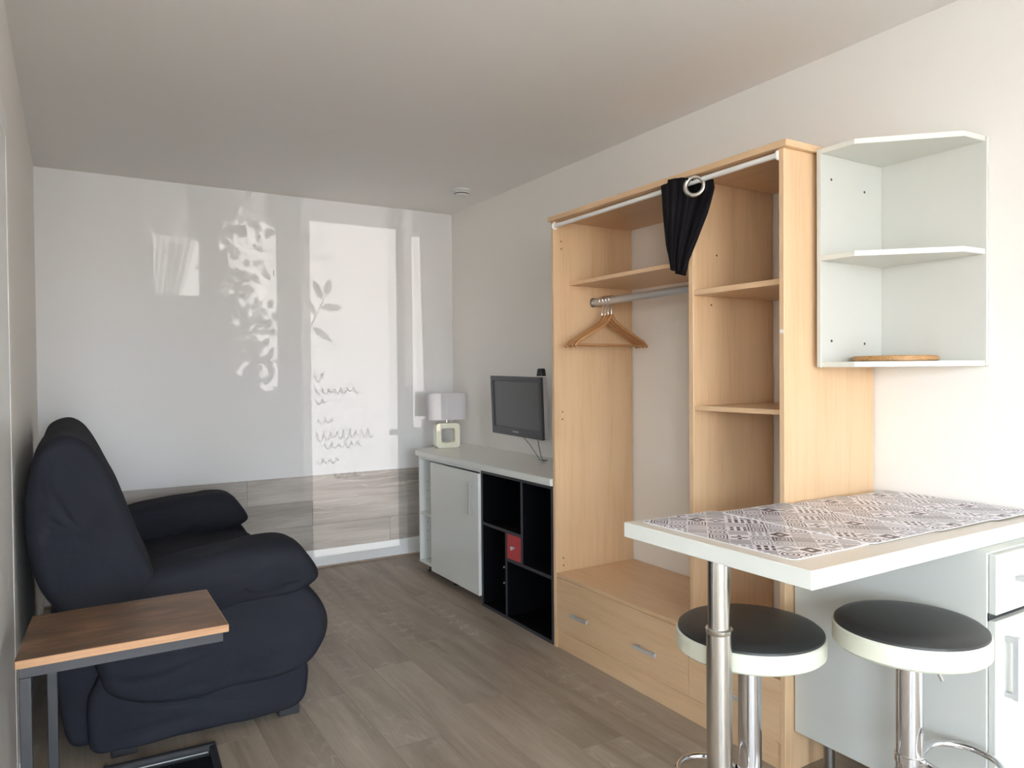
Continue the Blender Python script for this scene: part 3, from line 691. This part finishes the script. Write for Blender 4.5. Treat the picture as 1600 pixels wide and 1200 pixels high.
# ---- smoke detector
sm_ = thing('smoke_detector', (2.165, 4.18, ZC-0.045), 'small round white smoke detector on the ceiling', 'smoke detector')
lathe('detector_base', [(0.050, 0.028), (0.056, 0.032), (0.056, 0.0448)], (2.165, 4.18, ZC-0.045), 'detector', sm_)
lathe('detector_cap', [(0.012, 0.0), (0.040, 0.002), (0.046, 0.008), (0.046, 0.028)], (2.165, 4.18, ZC-0.045), 'detector', sm_)
lathe('vent_ring', [(0.0475, 0.012), (0.0475, 0.018)], (2.165, 4.18, ZC-0.045), 'screw', sm_)

# ================================================================ SOFA
sf = thing('sofa', (0.35, 3.52, 0), 'black slipcovered two-seat sofa with puffy pillow arms', 'sofa')
def puff(name, prof, y0, y1, rr=0.06, dome=0.012, amp=0.006, creases=(), seed=0, nsub=8, nbody=10):
    """upholstered block: an XZ outline carried along Y with rounded, slightly domed ends"""
    P = catmull([(x, z) for x, z in prof], nsub); n = len(P); c = sum(P, Vector((0, 0)))/n
    secs = []                                   # (y, inset, scale of the remainder)
    end = [(0.0, rr, f) for f in (0.04, 0.25, 0.5, 0.72, 0.88)]
    half = [(-dome*(1-f*f), rr, f) for _, _, f in end]
    half += [(rr*(1-math.sin(a)), rr*(1-math.cos(a)), 1.0) for a in [PI/2*(1-k/6) for k in range(0)]]
    for k in range(7):
        a = PI/2*k/6; half.append((rr*(1-math.cos(a)), rr*(1-math.sin(a)), 1.0))
    for dy, ins, f in half: secs.append((y0+dy, ins, f))
    for k in range(1, nbody): secs.append((y0+rr+(y1-y0-2*rr)*k/nbody, 0.0, 1.0))
    for dy, ins, f in half[::-1]: secs.append((y1-dy, ins, f))
    verts, faces = [], []
    yc = (y0+y1)/2; s_ = Vector((seed*3.1, seed*1.7, seed*2.3))
    for y, ins, f in secs:
        for q in P:
            d = q-c; L = d.length; dd = d*max(0.02, (1-min(ins, L*0.9)/L))*f
            v = Vector((c.x+dd.x, y, c.y+dd.y))
            dr_ = Vector((dd.x, (y-yc)*0.3, dd.y)); dr_ = dr_.normalized() if dr_.length > 1e-6 else Vector((0, 0, 1))
            if f < 1: dr_ = Vector((dr_.x*0.3, -1 if y < yc else 1, dr_.z*0.3)).normalized()
            w = noise.noise(v*4+s_)*amp*1.7 + noise.noise(v*10+s_)*amp*0.8
            for (ax, az, bx, bz, dep, wid) in creases:          # pulled folds in the cover, as lines in XZ
                A = Vector((ax, az)); B = Vector((bx, bz)); p2 = Vector((v.x, v.z)); ab = B-A
                h = max(0, min(1, (p2-A).dot(ab)/ab.length_squared)); dist = (p2-(A+ab*h)).length + 0.01*noise.noise(v*14+s_)
                w -= 1.6*dep*math.exp(-(dist/wid)**2)*math.sin(PI*max(0.08, min(0.92, h)))
                w += 0.9*dep*math.exp(-((dist-2.2*wid)/(1.3*wid))**2)*math.sin(PI*max(0.05, min(0.95, h)))
            verts.append(v+dr_*w)
    m = len(secs)
    for i in range(m-1):
        for k in range(n): faces.append((i*n+k, i*n+(k+1) % n, (i+1)*n+(k+1) % n, (i+1)*n+k))
    faces.append(tuple(range(n))); faces.append(tuple((m-1)*n+k for k in range(n))[::-1])
    bm = bmesh.new(); bvs = [bm.verts.new(v) for v in verts]
    for f in faces: bm.faces.new([bvs[i] for i in f])
    o = bm_to(name, bm, 'sofa', sf, True)
    ss = o.modifiers.new('subdivision', 'SUBSURF'); ss.levels = 1; ss.render_levels = 1
    return o
puff('back_frame', [(-0.02, 0.06), (-0.05, 0.20), (-0.07, 0.40), (-0.05, 0.60), (0.06, 0.64), (0.14, 0.55), (0.15, 0.30), (0.14, 0.07), (0.06, 0.045)], 2.86, 4.26, 0.04, amp=0.004, seed=1)
puff('base', [(0.045, 0.045), (0.035, 0.12), (0.045, 0.24), (0.12, 0.31), (0.45, 0.31), (0.70, 0.29), (0.768, 0.20), (0.768, 0.12), (0.730, 0.05), (0.58, 0.028), (0.35, 0.028), (0.12, 0.03)], 2.795, 4.32, 0.035, 0.010, amp=0.009,
     creases=((0.06, 0.26, 0.50, 0.12, 0.010, 0.018), (0.35, 0.215, 0.62, 0.20, 0.008, 0.014), (0.10, 0.08, 0.40, 0.10, 0.006, 0.02)), seed=2)
arm_side = [(0.07, 0.25), (0.05, 0.40), (0.08, 0.54), (0.40, 0.57), (0.68, 0.56), (0.80, 0.47), (0.848, 0.36), (0.825, 0.26), (0.745, 0.190), (0.55, 0.165), (0.35, 0.165), (0.17, 0.19)]
cr_ = ((0.06, 0.30, 0.42, 0.20, 0.014, 0.016), (0.30, 0.46, 0.31, 0.24, 0.007, 0.010), (0.14, 0.38, 0.34, 0.41, 0.006, 0.016), (0.40, 0.22, 0.80, 0.27, 0.006, 0.02))
puff('arm_body', arm_side, 2.765, 3.02, 0.055, 0.018, amp=0.009, creases=cr_, seed=3); puff('arm_body', arm_side, 4.10, 4.355, 0.055, 0.018, amp=0.006, creases=cr_, seed=4)
arm_pad = [(0.16, 0.50), (0.17, 0.60), (0.28, 0.640), (0.48, 0.668), (0.64, 0.682), (0.725, 0.668), (0.775, 0.615), (0.818, 0.540), (0.800, 0.508), (0.735, 0.478), (0.60, 0.455), (0.40, 0.43), (0.22, 0.42)]
puff('arm_pillow', arm_pad, 2.750, 3.045, 0.085, 0.012, amp=0.006, creases=((0.60, 0.50, 0.76, 0.54, 0.006, 0.014),), seed=5); puff('arm_pillow', arm_pad, 4.075, 4.370, 0.085, 0.012, amp=0.006, seed=6)
puff('seat_cushion', [(0.14, 0.30), (0.14, 0.45), (0.30, 0.485), (0.60, 0.49), (0.79, 0.46), (0.83, 0.38), (0.80, 0.28), (0.50, 0.25)], 2.99, 4.13, 0.05, amp=0.012, seed=7)
puff('backrest', [(-0.132, 0.885), (-0.128, 0.78), (-0.105, 0.65), (-0.03, 0.52), (0.08, 0.44), (0.20, 0.42), (0.262, 0.48), (0.250, 0.60), (0.200, 0.74), (0.152, 0.877), (0.107, 0.985), (0.062, 1.065), (0.005, 1.110), (-0.052, 1.105), (-0.098, 1.065), (-0.124, 0.985)], 2.765, 4.30, 0.05, 0.016, amp=0.010,
     creases=((-0.10, 1.03, 0.06, 1.04, 0.008, 0.014), (-0.08, 0.80, 0.00, 0.90, 0.010, 0.014), (-0.10, 0.92, -0.01, 0.93, 0.007, 0.016), (0.02, 0.52, 0.24, 0.56, 0.008, 0.02)), seed=8)
for x, y in ((0.14, 2.86), (0.70, 2.86), (0.14, 4.24), (0.70, 4.24)): box('foot', x-0.04, x+0.04, y-0.03, y+0.03, 0.0, 0.070, 'black_metal', sf, 0.003)

# ================================================================ SIDE TABLE
st = thing('side_table', (0.1, 2.2, 0), 'narrow rustic brown side table with black metal legs beside the sofa', 'side table')
SZ = 0.650
tp = prism('table_top', [(-0.122, 2.036), (0.348, 2.036), (0.348, 2.405), (-0.100, 2.397)], SZ-0.020, SZ, 'rustic', st, 0.001)
boxes('edge_band', [(-0.120, 0.348, 2.0345, 2.0362, SZ-0.0195, SZ-0.0008), (0.3478, 0.3492, 2.037, 2.404, SZ-0.0195, SZ-0.0008)], 'rustic_edge', tp)
boxes('top_frame', [(-0.112, 0.336, 2.046, 2.068, SZ-0.046, SZ-0.0205), (-0.112, 0.336, 2.370, 2.392, SZ-0.046, SZ-0.0205), (-0.112, -0.09, 2.068, 2.370, SZ-0.046, SZ-0.0205)], 'black_metal', st)
box('leg', -0.114, -0.089, 2.046, 2.071, 0.0, SZ-0.0465, 'black_metal', st); box('leg', -0.068, -0.043, 2.366, 2.391, 0.0, SZ-0.0465, 'black_metal', st)
box('foot_bar', -0.089, 0.30, 2.046, 2.071, 0.0, 0.022, 'black_metal', st); box('foot_bar', -0.043, 0.30, 2.366, 2.391, 0.0, 0.022, 'black_metal', st)

# black framed tray on the floor by the sofa
ty = thing('floor_tray', (0.25, 2.55, 0), 'black rimmed glossy tray on the floor in front of the sofa side', 'tray')
TR = Matrix.Translation((0.232, 2.50, 0)) @ Matrix.Rotation(math.radians(-3), 4, 'Z')
tbox('tray_base', (-0.165, 0.165, -0.215, 0.215, 0.0, 0.010), 'gloss_black', ty, 0.001, 1, TR)
for a in ((-0.172, 0.172, 0.197, 0.222, 0, 0.03), (-0.172, 0.172, -0.222, -0.197, 0, 0.03), (-0.172, -0.150, -0.197, 0.197, 0, 0.03), (0.150, 0.172, -0.197, 0.197, 0, 0.03)): tbox('rim', a, 'black_metal', ty, 0.004, 1, TR)
tbox('inner_strip', (-0.145, 0.145, 0.186, 0.189, 0.0095, 0.013), 'grey_plastic', ty, 0, 1, TR)

# ================================================================ BAR TABLE, MATS, STOOLS, KITCHEN UNIT
TZ = 0.880
bt = thing('bar_table', (1.9, 1.3, 0), 'white bar table top on a steel post over the kitchen unit', 'table')
prism('table_top', [(1.346, 0.994), (2.442, 0.994), (2.442, 1.490), (1.346, 1.612)], TZ-0.042, TZ, 'edge_white', bt, 0.002)
prism('top_skin', [(1.348, 0.996), (2.440, 0.996), (2.440, 1.488), (1.348, 1.610)], TZ-0.0005, TZ+0.0003, 'top_beige', bt, 0)
PX, PY = 1.383, 1.290
lathe('post', [(0.0275, 0.50), (0.0275, TZ-0.0425)], (PX, PY, 0), 'steel', bt, 40)
lathe('post_sleeve', [(0.0315, 0.012), (0.0315, 0.658), (0.029, 0.660)], (PX, PY, 0), 'steel', bt, 40)
lathe('collar', [(0.032, 0.652), (0.034, 0.655), (0.034, 0.664), (0.031, 0.667), (0.028, 0.667)], (PX, PY, 0), 'steel', bt, 40)
lathe('post_foot', [(0.06, 0.0), (0.06, 0.006), (0.045, 0.012), (0.036, 0.016)], (PX, PY, 0), 'steel', bt, 40)
# placemats, laid edge over edge along the table
def placemat(xc, ya, yb, w, zoff, sk, label):
    c = Vector((xc, (ya+yb)/2, TZ+zoff)); L = yb-ya
    g = thing('placemat', c, label, 'placemat', 'tile-print placemats along the bar table')
    S_ = lambda P: [(c.x+px+sk*py, c.y+py) for px, py in P]
    prism('mat_sheet', S_(rrect(w, L, 0.022)), TZ+zoff, TZ+zoff+0.0012, 'print_border', g, 0)
    prism('printed_face', S_(rrect(w-0.010, L-0.010, 0.018)), TZ+zoff+0.0011, TZ+zoff+0.0016, 'print', g, 0)
    return g
placemat(1.535, 1.070, 1.590, 0.296, 0.0006, 0.00, 'tile-print placemat at the free end of the bar table')
placemat(1.815, 1.062, 1.552, 0.296, 0.0022, 0.00, 'second tile-print placemat from the free end of the bar table')
placemat(2.085, 1.050, 1.522, 0.290, 0.0040, 0.00, 'third tile-print placemat from the free end of the bar table')
placemat(2.318, 1.035, 1.500, 0.235, 0.0058, 0.00, 'tile-print placemat against the wall end of the bar table')

ku = thing('kitchen_unit', (2.2, 1.25, 0), 'white kitchen base unit with drawer and door under the bar table', 'cabinet')
KX, KY0, KY1 = 2.000, 0.962, 1.545
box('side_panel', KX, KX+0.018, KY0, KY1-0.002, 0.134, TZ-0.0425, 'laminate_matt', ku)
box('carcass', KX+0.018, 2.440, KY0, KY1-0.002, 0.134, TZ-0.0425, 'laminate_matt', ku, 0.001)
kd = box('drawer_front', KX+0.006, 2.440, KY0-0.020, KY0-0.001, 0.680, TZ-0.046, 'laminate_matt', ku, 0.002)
box('gap_shade_strip', KX+0.002, 2.438, KY0-0.004, KY0-0.0005, 0.662, 0.682, 'black_metal', ku, 0)  # dark strip standing in for the shadow in the gap between drawer and door
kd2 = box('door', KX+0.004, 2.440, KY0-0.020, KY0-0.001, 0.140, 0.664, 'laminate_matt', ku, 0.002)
tag(boxes('handle', [(2.046, 2.062, KY0-0.052, KY0-0.040, 0.462, 0.622), (2.047, 2.061, KY0-0.0405, KY0-0.019, 0.464, 0.476), (2.047, 2.061, KY0-0.0405, KY0-0.019, 0.608, 0.620)], 'satin', kd2), 'chrome bow handle')
tag(boxes('handle', [(2.10, 2.26, KY0-0.052, KY0-0.042, 0.756, 0.768), (2.102, 2.114, KY0-0.0425, KY0-0.019, 0.757, 0.767), (2.246, 2.258, KY0-0.0425, KY0-0.019, 0.757, 0.767)], 'satin', kd), 'chrome bow handle')
for x, y in ((2.06, 1.46), (2.06, 1.04), (2.40, 1.04), (2.40, 1.46)): lathe('leg', [(0.022, 0), (0.022, 0.01), (0.017, 0.014), (0.017, 0.1338)], (x, y, 0), 'dark_steel', ku, 20)

def stool(cx, cy, r, zt, rot, rz, label, lever=True):
    s = thing('bar_stool', (cx, cy, 0), label, 'stool', 'round bar stools at the table')
    lathe('seat_rim', [(0.06, zt-0.052), (r-0.006, zt-0.052), (r, zt-0.046), (r, zt-0.004), (r-0.004, zt), (0.06, zt)], (cx, cy, 0), 'rim', s, 64)
    lathe('seat_pad', [(r-0.004, zt-0.002), (r-0.005, zt+0.006), (r-0.014, zt+0.013), (r-0.04, zt+0.019), (r*0.5, zt+0.023), (0.02, zt+0.024)], (cx, cy, 0), 'leather', s, 64)
    lathe('seat_plate', [(0.08, zt-0.060), (0.08, zt-0.0525)], (cx, cy, 0), 'black_metal', s, 24)
    lathe('column', [(0.032, 0.03), (0.0315, zt-0.0605)], (cx, cy, 0), 'chrome', s, 40)
    lathe('column_band', [(0.0318, rz-0.045), (0.0335, rz-0.043), (0.0335, rz-0.036), (0.0318, rz-0.034)], (cx, cy, 0), 'dark_steel', s, 40)
    lathe('foot_disc', [(0.19, 0.0), (0.19, 0.006), (0.17, 0.016), (0.10, 0.030), (0.05, 0.045), (0.034, 0.07)], (cx, cy, 0), 'chrome', s, 64)
    R = Matrix.Rotation(rot, 3, 'Z'); T = lambda x, y, z: Vector((cx, cy, 0)) + R @ Vector((x, y, z))
    lathe('ring_collar', [(0.033, rz-0.011), (0.035, rz-0.009), (0.035, rz+0.009), (0.033, rz+0.011)], (cx, cy, 0), 'chrome', s, 32)
    pts = [T(0.03, -0.02, rz)]+[T(0.12+0.085*math.cos(a), 0.10*math.sin(a), rz) for a in [math.radians(-140+i*14) for i in range(21)]]+[T(0.03, 0.02, rz)]
    tube('foot_ring', pts, 0.0085, 'chrome', s, n=12)
    if lever:
        LRt = Matrix.Rotation(math.radians(-31), 3, 'Z'); T2 = lambda x, z: Vector((cx, cy, 0)) + LRt @ Vector((x, 0, z))
        tube('lift_lever', [T2(0.034, zt-0.064), T2(0.048, zt-0.070), T2(0.083, zt-0.140)], 0.0045, 'chrome', s, n=10)
    return s
stool(1.601, 1.382, 0.199, 0.592, math.radians(160), 0.20, 'bar stool with black pad nearer the table post', False)
stool(1.790, 1.042, 0.178, 0.667, math.radians(-48), 0.335, 'bar stool with black pad beside the kitchen unit')
